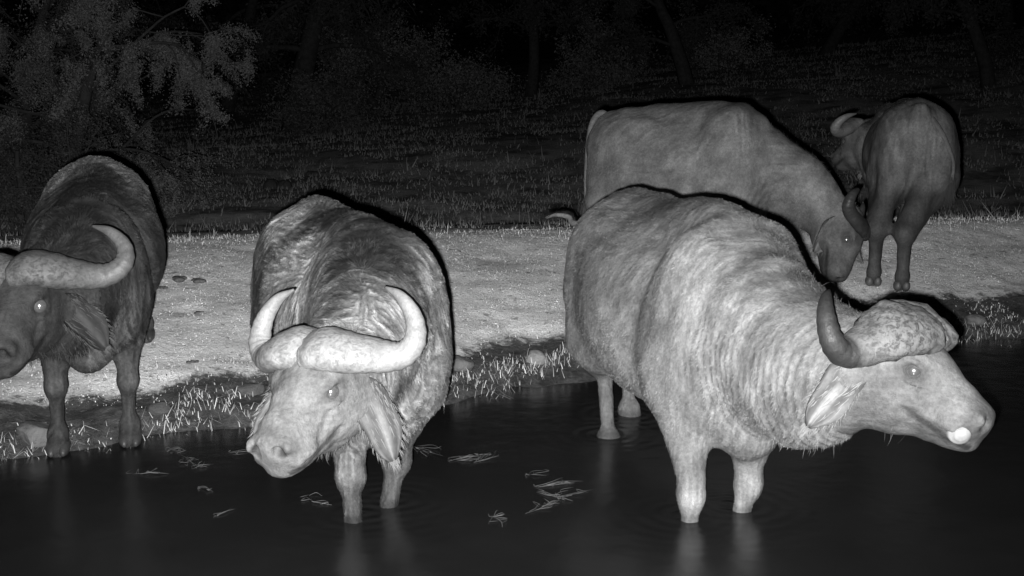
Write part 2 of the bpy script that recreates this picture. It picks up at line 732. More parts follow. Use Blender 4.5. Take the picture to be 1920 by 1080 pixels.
# ------------------------------------------------------------------ a buffalo
def buffalo(label, fore, hind, head_o, head_f, head_up, neck_mid, tone, h=.011, size=1.0, hairs=60000,
            horn_scale=1.0, horn_tone=.2, horn_rough=.3, head_size=1.0, patch=.35, tail=None, wrinkle=0.0, lateral=0.0,
            ear_pose=(V(.6, -.8, -.1), V(-.6, -.8, -.1)), ear_face=None, yaw_shift=0.0, rear_shift=(0, 0), hooves=True, pinz=None, mouth_open=0.0,
            tilt=0.0, seed=1, fringe=1.0, streak=1.0, whorl=1.5, spots=(), legk=1.0, tail_r=1.0, eye_out=0.0, ear_tone=1.0, spine_r=.05, neck_k=1.0, torso=None, girth=1.0, crease=True, face_tone=1.0, baseline=None, head_hairs=1.0, hump=1.0, horn_dark=1.0, boss=1.0, curl=1.0, dip=0.0, leg_tone=1.0):
    """fore / hind: two ground points each, left leg first, in the world"""
    fore = np.asarray(fore, float)
    hind = np.asarray(hind, float)
    fc, hc = fore.mean(0), hind.mean(0)
    foot_c = fc.copy()
    if torso is not None:
        fc[:2], hc[:2] = torso
    base = (fc + hc) / 2
    bz = base[2] if baseline is None else baseline
    fw = fc - hc
    fw[2] = 0
    fw = nrm(fw)
    fw_t = nrm(fw + np.array([0, 0, (fc[2] - hc[2]) * .55 + tilt]))
    B = frame_from(fw_t, [0, 0, 1])
    org = np.array([base[0], base[1], bz])
    half = np.linalg.norm((fc - hc)[:2]) / 2
    stretch = half / .72
    S = size

    def L(x, y, z):       # body-local to world
        return org + B @ (np.array([x * stretch, y * S, z * S]))

    def Rr(pitch=0, yaw=0, roll=0):
        m = Matrix.Rotation(yaw, 3, 'Z') @ Matrix.Rotation(pitch, 3, 'Y') @ Matrix.Rotation(roll, 3, 'X')
        return B @ np.array(m)

    HF = frame_from(head_f, head_up)
    hs = head_size

    def H(x, y, z):
        return head_o + HF @ (np.array([x, y, z]) * hs)

    pts = [L(-1.1, -.5, 1.6), L(-1.1, .5, 0), L(1.1, -.5, 1.6), L(1.1, .5, 0), L(-1.1, .5, 1.6), L(1.1, .5, 1.6), L(-1.1, -.5, 1.6)]
    pts += [H(.62, 0, 0), H(-.2, .3, .2), H(-.2, -.3, .2), H(.3, 0, -.4), H(.6, .2, -.3), H(.6, -.2, -.3)] + [p + s for p in np.vstack([fore, hind]) for s in (np.array([.15, .15, -.12]), np.array([-.15, -.15, -.12]))]
    pts = np.array(pts)
    F = Field(pts.min(0) - .04, pts.max(0) + .04, h)

    # trunk
    F.ell(L(-.12, 0, .93), (.74 * stretch, .385 * S * girth, .43 * S), Rr(), .08)
    F.ell(L(-.60, 0, 1.03), (.40 * S, .31 * S * girth, .325 * S), Rr(.12), .10)
    F.cone(L(-.72, 0, 1.335 - spine_r), L(-.36, 0, 1.36 - spine_r), spine_r * S, spine_r * S, .10)
    F.cone(L(-.36, 0, 1.35 - spine_r), L(.40, 0, 1.36), spine_r * S, .09 * S, .14)
    F.ell(L(.34, 0, 1.30), (.42 * S, .13 * S, .17 * S * hump), Rr(-.05), .15)
    for s in (1, -1):
        F.ell(L(-.43, s * .20, 1.22), (.12 * S, .065 * S, .065 * S), Rr(), .07)
        F.ell(L(-.66, s * .17, .86), (.28 * S, .15 * S, .40 * S), Rr(.15), .08)
        F.ell(L(-.40, s * .27, .72), (.18 * S, .07 * S, .15 * S), Rr(), .10)
    F.ell(L(-.93, 0, 1.20), (.09 * S, .07 * S, .11 * S), Rr(), .09)
    kc = .045 if crease else .09
    # forequarter is a mass of its own so that a crease shows behind it
    G = Field(F.lo, F.lo + F.h * (F.n - 1), h)
    G.d = np.full(F.n, .5, np.float32)
    G.ell(L(.46, 0, .98), (.36 * S, .30 * S, .43 * S), Rr(), .08)
    for s in (1, -1):
        G.ell(L(.50, s * .20, 1.03), (.20 * S, .135 * S, .40 * S), Rr(.22, s * -.08, s * .12), .10)
        G.ell(L(.66, s * .19, .86), (.17 * S, .11 * S, .22 * S), Rr(.1), .10)
    G.ell(L(.76, 0, .84), (.20 * S, .20 * S, .25 * S), Rr(), .12)
    G.ell(L(.72, 0, .66), (.20 * S, .11 * S, .13 * S), Rr(), .08)
    # neck
    neck_in = L(.52, 0, 1.12)
    hb = H(-.10, 0, -.075)
    ctr = catmull([neck_in, neck_mid, hb], 9)
    tdir = np.gradient(ctr, axis=0)
    u_b, u_h = B[:, 2], HF[:, 2]
    for i in range(9):
        t = i / 8
        w = (1 - t) * .27 * S + t * .135 * hs
        hh = (1 - t) * .385 * S + t * .165 * hs
        w, hh = w * (1 - (1 - neck_k) * min(1, t * 3)), hh * (1 - (1 - neck_k) * min(1, t * 3))
        w += .015 * math.sin(t * math.pi)
        Rm = frame_from(tdir[i], u_b * (1 - t) + u_h * t)
        G.ell(ctr[i] - Rm[:, 2] * .03, (.17, w, hh), Rm, .09)
    # dewlap
    for i in range(2, 8):
        t = i / 8
        Rm = frame_from(tdir[i], u_b * (1 - t) + u_h * t)
        hh = (1 - t) * .385 * S + t * .185 * hs
        G.ell(ctr[i] - Rm[:, 2] * (hh * .9), (.13, .05, .05), Rm, .08)
    dd, gg = F.d, G.d
    hk = np.maximum(kc - np.abs(dd - gg), 0) / kc
    F.d = np.minimum(dd, gg) - hk * hk * kc * .25
    bones = []
    # legs
    hoof_pts = []
    for li, s in ((0, 1), (1, -1)):
        ft = fore[li]
        sh = L(.50, s * .20, .84)
        kn = (sh + (ft + [0, 0, .02])) / 2 + fw * .05 * S
        kn[2] = ft[2] + .40 * S
        kn[:2] = ft[:2] * .72 + sh[:2] * .28 + fw[:2] * .03
        fet = ft + np.array([0, 0, .115 * S]) - fw * .02
        F.cone(sh, kn + [0, 0, .08], .135 * S, .066 * S * legk, .09)
        F.ell(kn + fw * .008, (.068 * S * legk, .063 * S * legk, .078 * S), None, .03)
        F.cone(kn, fet, .043 * S * legk, .038 * S * legk, .03)
        F.ell(fet, (.056 * S, .054 * S, .05 * S), None, .04)
        F.cone(fet, ft + fw * .035 + [0, 0, .03], .05 * S, .062 * S, .03)
        bones += [(sh, kn), (kn, fet), (fet, ft)]
        hoof_pts.append(ft)
        ft = hind[li]
        hp = L(-.60, s * .18, .86)
        st = L(-.46, s * .22, .70)
        hk_ = np.array([0, 0, 0.0])
        hk_[:2] = ft[:2] - fw[:2] * .10 * S
        hk_[2] = ft[2] + .50 * S
        fet = ft + np.array([0, 0, .12 * S]) - fw * .02
        F.cone(hp, st, .17 * S, .14 * S, .09)
        F.cone(st - fw * .03, hk_, .135 * S, .062 * S * legk, .10)
        F.cone(L(-.78, s * .15, .84), hk_ - fw * .01, .12 * S, .05 * S, .09)
        F.ell(hk_, (.064 * S * legk, .046 * S * legk, .07 * S), Rr(), .04)
        F.cone(hk_, fet, .043 * S * legk, .036 * S * legk, .04)
        F.ell(fet, (.054 * S, .052 * S, .05 * S), None, .04)
        F.cone(fet, ft + fw * .035 + [0, 0, .03], .05 * S, .06 * S, .03)
        bones += [(hp, hk_), (hk_, fet), (fet, ft)]
        hoof_pts.append(ft)
    # head
    HR = lambda pitch=0, yaw=0, roll=0: HF @ np.array(Matrix.Rotation(yaw, 3, 'Z') @ Matrix.Rotation(pitch, 3, 'Y') @ Matrix.Rotation(roll, 3, 'X'))
    e = lambda c, r, R=None, k=.05, op='add': F.ell(H(*c), np.array(r) * hs, HF if R is None else R, k * hs, op)
    cn = lambda a, b, ra, rb, k=.04, op='add': F.cone(H(*a), H(*b), ra * hs, rb * hs, k * hs, op)
    e((0, 0, 0), (.19, .135, .145))
    e((.12, 0, .005), (.14, .120, .108), HR(.22), .06)
    e((.225, 0, -.035), (.15, .090, .096), HR(.28), .07)         # bridge of the nose
    e((.32, 0, -.078), (.10, .104, .098), HR(.15), .05)        # muzzle
    e((.385, 0, -.085), (.050, .094, .078), HR(.15), .035)       # nose pad
    e((.392, 0, -.062), (.035, .070, .040), HR(.2), .03)
    for s in (1, -1):
        e((.06, s * .088, -.095), (.14, .055, .105), HR(.1), .06)    # cheek
        e((.19, s * .068, -.10), (.12, .04, .065), HR(.2), .05)
        e((.115, s * .108, .056), (.062, .036, .034), HR(.25, s * .2), .040)    # brow
        e((.135, s * .110, -.020), (.055, .028, .024), HR(.3, s * .2), .03)     # lower lid
        e((.14, s * .138, .012), (.030, .026, .022), HR(.25), .014, 'sub')
        if eye_out > 0:
            e((.175, s * .128, .013), (.032, .024, .024), HR(.25), .012, 'sub')
        e((.335, s * .086, -.118), (.060, .034, .038), HR(.1), .03)  # upper lip
        e((.424, s * .054, -.066), (.034, .025, .019), HR(.6, s * .6), .014, 'sub')
        e((.400, s * .080, -.050), (.03, .018, .024), HR(.3, s * .4), .02)
    for s in (1, -1):       # creases round the eye and down the cheek
        cn((.085, s * .150, .070), (.185, s * .122, .052), .007, .006, .01, 'sub')
        cn((.10, s * .150, -.042), (.19, s * .122, -.036), .006, .006, .01, 'sub')
        cn((.20, s * .118, -.05), (.27, s * .112, -.10), .006, .008, .02, 'sub')
    # lower jaw
    jd = mouth_open
    cn((.00, 0, -.15), (.31, 0, -.158 - jd), .088, .052, .05)
    e((.362, 0, -.155 - jd), (.060, .068, .036), HR(.08), .03)
    e((.05, 0, -.17), (.13, .088, .078), HR(.2), .06)
    if jd > 0:
        e((.37, 0, -.152 - jd * .5), (.10, .13, .012 + jd * .3), HR(.1), .012, 'sub')
    for s in (1, -1):
        cn((.17, s * .125, -.128), (.38, s * .108, -.150 - jd * .4), .016, .018, .010, 'sub')   # mouth line
    v, f = F.mesh()
    v = smooth_mesh(v, f, 2, .5)
    nr = vnormals(v, f)
    nb = len(v)

    # which part of the animal a vertex belongs to
    hl = (v - head_o) @ HF / hs
    is_head = sstep(hl[:, 0], -.10, .02) * (np.abs(hl[:, 1]) < .25) * (np.abs(hl[:, 2] + .05) < .27) * (hl[:, 0] < .65)
    bl = (v - org) @ B
    bl = bl / np.array([stretch, S, S])
    # neck coordinate
    dn = np.linalg.norm(v[:, None, :] - ctr[None], axis=2)
    ni = dn.argmin(1)
    nd = dn.min(1)
    seg_t = nrm(ctr[-1] - ctr[0])
    ncoord = (v - ctr[0]) @ seg_t
    nlen = np.dot(ctr[-1] - ctr[0], seg_t)
    is_neck = sstep(ncoord / nlen, .12, .4) * (1 - is_head) * (nd < .42)
    is_leg = sstep(-bl[:, 2], -.66, -.50) * (1 - is_head) * (1 - is_neck)

    # skin folds and muscle relief
    if wrinkle > 0:
        nn = fbm(v * 3.2, seed + 40)
        low = 1 - sstep((v - ctr[ni]) @ nrm(u_b + u_h), -.12, .10)
        sw = np.sin(2 * np.pi * ncoord / .040 + nn * 20)
        fold = np.sign(sw) * np.abs(sw) ** .7
        v = v + nr * (wrinkle * fold * is_neck * (.10 + .90 * low) * sstep(fbm(v * np.array([5, 5, 2.5]), seed + 41), .3, .65))[:, None]
    rel = fbm(v * 5.0, seed + 3) - .5
    rel2 = fbm(v * 16.0, seed + 5) - .5
    v = v + nr * (rel * .022 * (1 - is_head * .75) * (1 - .6 * is_leg) + rel2 * (.006 + .003 * is_head))[:, None]
    nr = vnormals(v, f)

    # hair flow
    flow = np.zeros_like(v)
    flow += (1 - is_head - is_neck * (1 - is_head)).clip(0, 1)[:, None] * (-B[:, 0] * .55 - np.array([0, 0, 1.0]) * .65)
    flow += (is_neck * (1 - is_head))[:, None] * (-seg_t * .55 - np.array([0, 0, 1.0]) * .75)
    flow += is_head[:, None] * (-HF[:, 0] * 1.0 - HF[:, 2] * .15)
    flow += (is_leg * (1 - is_head))[:, None] * np.array([0, 0, -1.2])
    w1 = fbm(v * 4.0, seed + 21) - .5
    w2 = fbm(v * 4.0, seed + 27) - .5
    w3 = fbm(v * 4.0, seed + 33) - .5
    flow += whorl * np.stack([w1, w2, w3], 1) * (1 - .6 * is_head)[:, None]
    flow -= nr * (flow * nr).sum(1)[:, None]
    flow /= np.linalg.norm(flow, axis=1)[:, None] + 1e-9
    # matted streaks: noise drawn out along the flow
    e = np.vstack([f[:, [0, 1]], f[:, [1, 2]], f[:, [2, 3]], f[:, [3, 0]]])
    e = np.vstack([e, e[:, ::-1]])
    ev = v[e[:, 1]] - v[e[:, 0]]
    ev /= np.linalg.norm(ev, axis=1)[:, None] + 1e-9
    wt = np.maximum((ev * flow[e[:, 0]]).sum(1), 0) ** 6
    wsum = np.bincount(e[:, 0], weights=wt, minlength=nb) + 1e-9
    lic = rng.normal(0, 1, nb)
    acc = lic.copy()
    for _ in range(9):
        lic = np.bincount(e[:, 0], weights=wt * lic[e[:, 1]], minlength=nb) / wsum
        acc = acc + lic
    lic = acc - acc.mean()
    lic = np.clip(lic / lic.std(), -2.2, 2.2)

    # coat tone
    pn = fbm(v * np.array([3.1, 3.1, 2.2]), seed + 11, 4)
    pn2 = fbm(v * 9.0, seed + 12, 3)
    tn = np.full(nb, tone) * np.clip(1 + patch * .85 * (sstep(pn, .38, .62) - .5) + patch * 1.1 * (pn2 - .5), .25, 2)
    spine = sstep(bl[:, 2], 1.24, 1.42) * sstep(-np.abs(bl[:, 1]), -.26, -.06) * (1 - is_head)
    tn *= 1 - .40 * spine
    crest_n = is_neck * sstep((v - ctr[ni]) @ nrm(u_b * .6 + u_h * .4), .14, .26)
    tn *= 1 - .35 * crest_n
    sm = streak * (.45 + 1.1 * fbm(v * 3.5, seed + 14)) * (1 - .75 * is_head) * (1 - .4 * is_leg)
    tn *= np.exp(.30 * sm * lic)
    tn = tn * (1 - is_head) + is_head * tone * face_tone * (1 + 1.0 * (pn2 - .5) + .9 * (pn - .5)) * np.exp(.06 * lic)
    muz = sstep(hl[:, 0], .34, .385) * is_head
    tn *= 1 - .22 * muz
    er = np.minimum(np.linalg.norm((hl - np.array([.135, .115, .015])) * np.array([1, .7, 1.25]), axis=1), np.linalg.norm((hl - np.array([.135, -.115, .015])) * np.array([1, .7, 1.25]), axis=1))
    tn *= 1 - .38 * is_head * (1 - sstep(er, .045, .075))
    nos = np.minimum(np.linalg.norm((hl - np.array([.412, .058, -.064])), axis=1), np.linalg.norm((hl - np.array([.412, -.058, -.064])), axis=1))
    tn *= 1 - .75 * is_head * (1 - sstep(nos, .014, .030))
    lipd = np.abs(hl[:, 2] + .128 + (hl[:, 0] - .17) * .14)
    tn *= 1 - .68 * is_head * (1 - sstep(lipd, .006, .018)) * sstep(hl[:, 0], .15, .2) * (np.abs(hl[:, 1]) > .045)
    for c_, r_, k_ in spots:
        tn *= 1 + (k_ - 1) * np.exp(-((v - c_) ** 2).sum(1) / r_ ** 2) * (1 - is_head)
    tn *= 1 - .45 * is_leg * sstep(-v[:, 2], -.05, -.015) * (base[2] < 0)
    tn *= 1 - (1 - .85 * leg_tone) * is_leg
    knee = np.exp(-((v[:, 2] - (foot_c[2] + .40 * S)) / .055) ** 2) * is_leg * sstep((v - foot_c) @ fw, -.04, .06)
    tn = tn * (1 + .8 * knee * (.4 + fbm(v * 20, seed + 15)))
    tn = np.clip(tn, .012, .6)
    v = v + nr * (.0016 * sm * lic)[:, None]
    nr = vnormals(v, f)

    root = empty('buffalo', (base[0], base[1], base[2]))
    tag(root, label, 'buffalo', 'buffaloes at the pond')
    mesh_obj('body', v, f, M['hide'], root, root.location, {'tone': tn})

    # hairs thin out on face, muzzle and lower legs
    dens = 1 - .35 * is_head * (1 - head_hairs)
    dens = dens * (1 - .96 * sstep(hl[:, 0], .28, .36) * is_head)
    eyeball = np.minimum(np.linalg.norm(hl - np.array([.14, .115, .01]), axis=1), np.linalg.norm(hl - np.array([.14, -.115, .01]), axis=1))
    dens = dens * sstep(eyeball, .04, .065)
    dens = dens * (v[:, 2] > -.02)
    p, i = sample_surface(v, f, hairs, dens)
    hd = is_head[i]
    ln = (.014 + .011 * fbm(v[i] * 3, seed + 50) + .001 * is_neck[i]) * (1 - .62 * hd) * (1 - .45 * is_leg[i])
    ln *= rng.uniform(.6, 1.2, hairs)
    wd = rng.uniform(.0017, .0029, hairs) * (1 - .35 * hd) * (h / .011) ** .8
    tt = tn[i] * rng.uniform(.62, 1.32, hairs)
    fl = flow[i] + rng.normal(0, .10, (hairs, 3))
    hm = MB()
    vv, q, t, a = strands(p, nr[i], fl, ln, wd, tt, lift=.12)
    hm.add(vv, q, t, a)
    # longer fringe under the throat and along the dewlap
    if fringe > 0:
        under = is_neck * sstep(-nr[:, 2], .15, .7) + is_head * sstep(-nr[:, 2], .3, .8) * (hl[:, 0] < .2) * .5
        if under.sum() > 10:
            nfr = int(1500 * fringe)
            p, i = sample_surface(v, f, nfr, under + 1e-6)
            fl = np.tile(np.array([[0, 0, -1.0]]), (nfr, 1)) - .35 * np.tile(seg_t, (nfr, 1)) * 1.0 + rng.normal(0, .22, (nfr, 3))
            vv, q, t, a = strands(p, nr[i], fl, rng.uniform(.015, .045, nfr), rng.uniform(.0014, .0022, nfr), tn[i] * rng.uniform(.35, 1.0, nfr), lift=.2)
            hm.add(vv, q, t, a)
        # mane along the crest of the neck
        top = is_neck * sstep(nr[:, 2], .55, .95)
        nmn = int(1600 * fringe)
        if top.sum() > 10:
            p, i = sample_surface(v, f, nmn, top + 1e-6)
            fl = flow[i] * 1.0 + nr[i] * .2 + rng.normal(0, .2, (nmn, 3))
            vv, q, t, a = strands(p, nr[i], fl, rng.uniform(.02, .045, nmn), rng.uniform(.0016, .0026, nmn), tn[i] * rng.uniform(.35, .9, nmn), lift=.2)
            hm.add(vv, q, t, a)

    # eyes
    for s in (1, -1):
        c = H(.14 + eye_out, s * (.112 + eye_out * .7), .013)
        a, b = np.meshgrid(np.linspace(0, np.pi, 13), np.linspace(0, 2 * np.pi, 20, endpoint=False), indexing='ij')
        r = .031 * hs
        sv = c + r * np.stack([np.sin(a) * np.cos(b), np.sin(a) * np.sin(b), np.cos(a)], -1).reshape(-1, 3)
        ii = np.arange(13 * 20).reshape(13, 20)
        q = np.stack([ii[:-1], np.roll(ii[:-1], -1, 1), np.roll(ii[1:], -1, 1), ii[1:]], -1).reshape(-1, 4)[:, ::-1]
        mesh_obj('eye', sv, q, M['eye'], root, c)

    # horns: a swollen boss on the forehead, then out, down and up to a hooked tip
    for s in (1, -1):
        k = horn_scale
        path = np.array([(.055, .004, .122), (.045, .075, .135), (.02, .17, .105), (-.025, .265, .055), (-.06, .345, .04), (-.10, .400, .085), (-.15, .395, .165), (-.19, .335, .24), (-.215, .255, .275)])
        path[:, 1] = path[:, 1] * (1 + (k - 1) * np.linspace(0, 1, 9))
        cu = curl if np.isscalar(curl) else curl[0 if s > 0 else 1]
        path[4:, 2] = .04 + (path[4:, 2] - .04) * cu
        path[2:, 2] = .105 + (path[2:, 2] - .105) * k
        path[3:6, 2] -= np.array([.6, 1.0, .7]) * dip
        path[6:, 2] -= .35 * dip
        path[:, 1] *= s
        wp = np.array([H(*q) for q in path])
        ra = np.array([.100, .118, .104, .074, .056, .045, .035, .023, .005]) * hs
        rb = np.array([.058, .068, .066, .057, .047, .040, .032, .021, .005]) * hs
        bs = np.array([boss, boss, boss, 1 + (boss - 1) * .5] + [1] * 5)
        ra, rb = ra * bs, rb * bs
        vv, q, t = sweep(wp, ra, rb, n=64, seg=20, up=HF[:, 2])
        tt = np.linspace(0, 1, 64).repeat(20)
        tt = np.concatenate([tt, [0, 1]])
        cen = np.vstack([catmull(wp, 64).repeat(20, 0), wp[:1], wp[-1:]])
        nn = vv - cen
        nn /= np.linalg.norm(nn, axis=1)[:, None] + 1e-9
        bossy = 1 - sstep(tt, .22, .5)
        lump = (fbm(vv * 28, seed + 60 + s, 3) - .5) * .034 * bossy * (.2 + horn_rough) + np.sin(tt * 120 + fbm(vv * 9, seed + 70) * 5) * .0018 * (1 - bossy) * sstep(1 - tt, .1, .4)
        lump += (vnoise(vv * 9, seed + 65) - .5) * .018 * bossy
        vv = vv + nn * lump[:, None] * hs
        tcol = horn_tone * (1 + .15 * (fbm(vv * 14, seed + 80) - .5)) * (1 - (1 - horn_dark) * sstep(tt, .40, .47)) * (1 - .45 * sstep(tt, .86, 1.0))
        o = mesh_obj('horn', vv, [q, t], M['horn'], root, wp[1], {'tone': tcol, 'rough': horn_rough * (.15 + .85 * bossy)})

    # ears: cupped leaves hanging under the horns, with a hairy rim
    for s, dr in ((1, ear_pose[0]), (-1, ear_pose[1])):
        o0 = H(-.035, s * .125, -.045)
        d = nrm(dr)
        Ln = .27 * hs
        facing = nrm(HF @ np.array([.6, s * .65, .15])) if ear_face is None else nrm(ear_face)
        wv_ = nrm(np.cross(facing, d))
        nrmv = nrm(np.cross(d, wv_))
        nu, nvv = 15, 11
        U, W = np.meshgrid(np.linspace(0, 1, nu), np.linspace(-1, 1, nvv), indexing='ij')
        wid = .074 * hs * np.sin(np.clip(U * .93 + .05, 0, 1) * np.pi) ** .6
        wid *= 1 + .12 * np.sin(U * 9 + W)
        cup = (W ** 2 - .5) * wid * .75
        droop = -(U ** 2) * .05 * hs
        pos = o0 + (U * Ln)[..., None] * d + (W * wid)[..., None] * wv_ + (cup)[..., None] * nrmv + droop[..., None] * np.array([0, 0, 1.0])
        pos = pos.reshape(-1, 3)
        th = .006 * hs
        ii = np.arange(nu * nvv).reshape(nu, nvv)
        q1 = np.stack([ii[:-1, :-1], ii[1:, :-1], ii[1:, 1:], ii[:-1, 1:]], -1).reshape(-1, 4)
        top_, bot = pos + nrmv * th, pos - nrmv * th
        rim = np.concatenate([ii[:, 0], ii[-1, 1:], ii[::-1, -1][1:], ii[0, ::-1][1:]])
        r2 = np.roll(rim, -1)
        m0 = len(pos)
        qr = np.stack([rim, r2, r2 + m0, rim + m0], 1)
        etone = tone * ear_tone * (.62 + .75 * sstep(np.sin(W * 7.5 + U * 1.5), .1, .8) * sstep(U, .2, .45)).ravel()
        mesh_obj('ear', np.vstack([top_, bot]), [q1, q1[:, ::-1] + m0, qr], M['ear'], root, o0, {'tone': np.concatenate([etone, etone])})
        nrim = 240
        kk = rng.choice(len(rim) - nvv, nrim) if len(rim) > nvv else rng.choice(len(rim), nrim)
        rp = pos[rim[kk]] + rng.normal(0, .004, (nrim, 3))
        fl = rp - (o0 + d * Ln * .55)
        fl = fl / np.linalg.norm(fl, axis=1)[:, None] * .35 + d * .9 + np.array([0, 0, -.25]) + rng.normal(0, .15, (nrim, 3))
        vv, q, t, a = strands(rp, np.tile(nrmv, (nrim, 1)), fl, rng.uniform(.01, .032, nrim) * hs, rng.uniform(.0014, .0024, nrim), tone * rng.uniform(.6, 1.3, nrim), lift=.05)
        hm.add(vv, q, t, a)
        nin = 130
        uu, ww = rng.uniform(.1, .8, nin), rng.choice([-.7, -.25, .3, .75], nin) + rng.normal(0, .08, nin)
        gi = np.clip((uu * (nu - 1)).astype(int), 0, nu - 1)
        gj = np.clip(((ww + 1) / 2 * (nvv - 1)).round().astype(int), 0, nvv - 1)
        rp = pos[ii[gi, gj]] + nrmv * (.007 * hs) + rng.normal(0, .004, (nin, 3))
        fl = np.tile(d, (nin, 1)) + rng.normal(0, .12, (nin, 3))
        vv, q, t, a = strands(rp, np.tile(nrmv, (nin, 1)), fl, rng.uniform(.03, .06, nin) * hs, rng.uniform(.002, .0035, nin), tone * ear_tone * rng.uniform(.9, 1.5, nin), lift=.1)
        hm.add(vv, q, t, a)

    # tail
    if tail is not None:
        tp = np.array(tail(L), float)
        rr = np.linspace(.036, .013, len(tp)) * S * tail_r
        vv, q, t = sweep(tp, rr, n=26, seg=10)
        mesh_obj('tail', vv, [q, t], M['hide'], root, tp[0], {'tone': np.full(len(vv), tone * .9)})
        nt_ = 260
        d = nrm(tp[-1] - tp[-2])
        rp = tp[-1] - d * rng.uniform(0, .10, (nt_, 1)) + rng.normal(0, .010, (nt_, 3))
        fl = np.tile(d, (nt_, 1)) + rng.normal(0, .14, (nt_, 3))
        no = np.tile(nrm(np.cross(d, [1, .3, .2])), (nt_, 1))
        vv, q, t, a = strands(rp, no, fl, rng.uniform(.08, .22, nt_) * tail_r, rng.uniform(.003, .005, nt_), tone * rng.uniform(.2, .5, nt_), lift=.05)
        hm.add(vv, q, t, a)
    ho = hm.build('hair', M['hair'], root, root.location)
    ho['kind'] = 'stuff'

    # hooves: two toes each
    if hooves:
        for ft in hoof_pts:
            sd = np.cross([0, 0, 1], fw)
            mb = MB()
            for s in (1, -1):
                pa = ft + sd * s * .033 * S + np.array([0, 0, .045])
                hv, q, t = sweep([pa - fw * .06 + [0, 0, .03], pa - fw * .045, pa + fw * .02 - [0, 0, .008], pa + fw * .075 - [0, 0, .016], pa + fw * .105 - [0, 0, .026]],
                                 np.array([.012, .033, .036, .028, .008]) * S, np.array([.012, .042, .046, .032, .014]) * S, n=14, seg=12)
                hv[:, 2] = np.maximum(hv[:, 2], ft[2] - .004)
                mb.add(hv, q, t, tone * .8)
            mb.build('hoof', M['hoof'], root, ft)
    return root, H, HF, L, B, tn


def foot(px, py, sink=0.0):
    p = on_ground(px, py)
    p[2] = p[2] - sink
    return p


# the right-hand bull in the water
def sunk(px, py):
    p = on_ground(px, py)
    p[2] = min(gz(p[0], p[1]), -.03)
    return p


f3 = [sunk(1380, 962), sunk(1297, 982)]
h3 = [sunk(1182, 778), sunk(1143, 820)]
b3 = buffalo('big pale buffalo in the water, head turned side-on, white tongue at its lips',
             f3, h3, P(1660, 666, 4.85), V(.78, -.41, .48), V(.15, 1, .10), P(1500, 672, 5.2), .116, h=.009, hairs=130000, size=1.08,
             torso=((.97, 5.62), (.60, 7.05)), girth=1.08,
             legk=.88, horn_tone=.105, horn_rough=1.0, wrinkle=.0034, patch=.42, face_tone=.80, streak=.5, whorl=.7, spots=((P(1290, 425, 6.2), .24, .6), (P(1400, 500, 5.5), .2, 1.22), (P(1540, 700, 4.95), .13, .62), (P(1150, 600, 6.4), .25, .8), (P(1320, 760, 5.4), .12, 1.2)), boss=1.22, curl=(.15, .62), dip=.045, horn_scale=.94, baseline=-.235, hooves=False, seed=3, mouth_open=0.0,
             ear_pose=(V(-.3, -.6, -.7), V(-.75, -.62, .2)), ear_face=V(.1, .3, 1), horn_dark=.22, fringe=.12,
             tail=lambda L: [L(-.90, 0, 1.16), P(1082, 420, 7.42), P(1066, 407, 7.5), P(1044, 403, 7.55), P(1024, 408, 7.6)], tail_r=.55)
root3, H3 = b3[0], b3[1]
# tongue
tc_ = H3(.36, -.085, -.125)
tv, q, t = sweep([H3(.32, -.02, -.128), H3(.345, -.06, -.124), H3(.368, -.096, -.121), H3(.376, -.118, -.122)], [.03, .040, .040, .018], [.02, .032, .038, .018], n=18, seg=18)
tl = fbm(tv * 60, 77)
tv = tv + (tl - .5)[:, None] * .006 * RGT
mesh_obj('tongue', tv, [q, t], M['wetskin'], root3, tc_, {'tone': .15 + .09 * tl})

# the bull with the white horns, head low and turned aside
f2 = [sunk(725, 953), sunk(668, 983)]
h2 = [np.array([-.92, 7.15, 0]), np.array([-1.25, 6.95, 0])]
for p in h2:
    p[2] = gz(p[0], p[1])
buffalo('mottled buffalo in the water with white curled horns, its lowered head turned aside',
        f2, h2, P(614, 702, 4.92), V(-.43, -.46, .78), V(-.26, .86, .42), P(685, 612, 5.4), .076, h=.009, hairs=130000, size=1.0,
        torso=((-.58, 5.75), (-1.08, 7.15)), girth=1.08,
        horn_tone=.155, horn_rough=.35, wrinkle=.003, patch=1.2, leg_tone=.5, face_tone=1.42, hump=.85, ear_tone=.95, streak=1.15, whorl=1.6, spots=((P(690, 510, 5.6), .18, .36), (P(730, 440, 5.9), .17, .45), (P(535, 430, 6.8), .26, 2.1), (P(640, 400, 6.7), .2, 1.3), (P(795, 560, 5.7), .11, 1.9), (P(815, 660, 5.6), .10, 1.6), (P(600, 545, 5.9), .14, 1.9), (P(475, 560, 6.5), .18, .6), (P(735, 600, 5.4), .09, 1.7)), baseline=-.185, hooves=False, seed=21,
        ear_pose=(V(.42, -.88, .15), V(-.72, -.68, .1)), ear_face=V(0, .1, 1), horn_scale=.83)

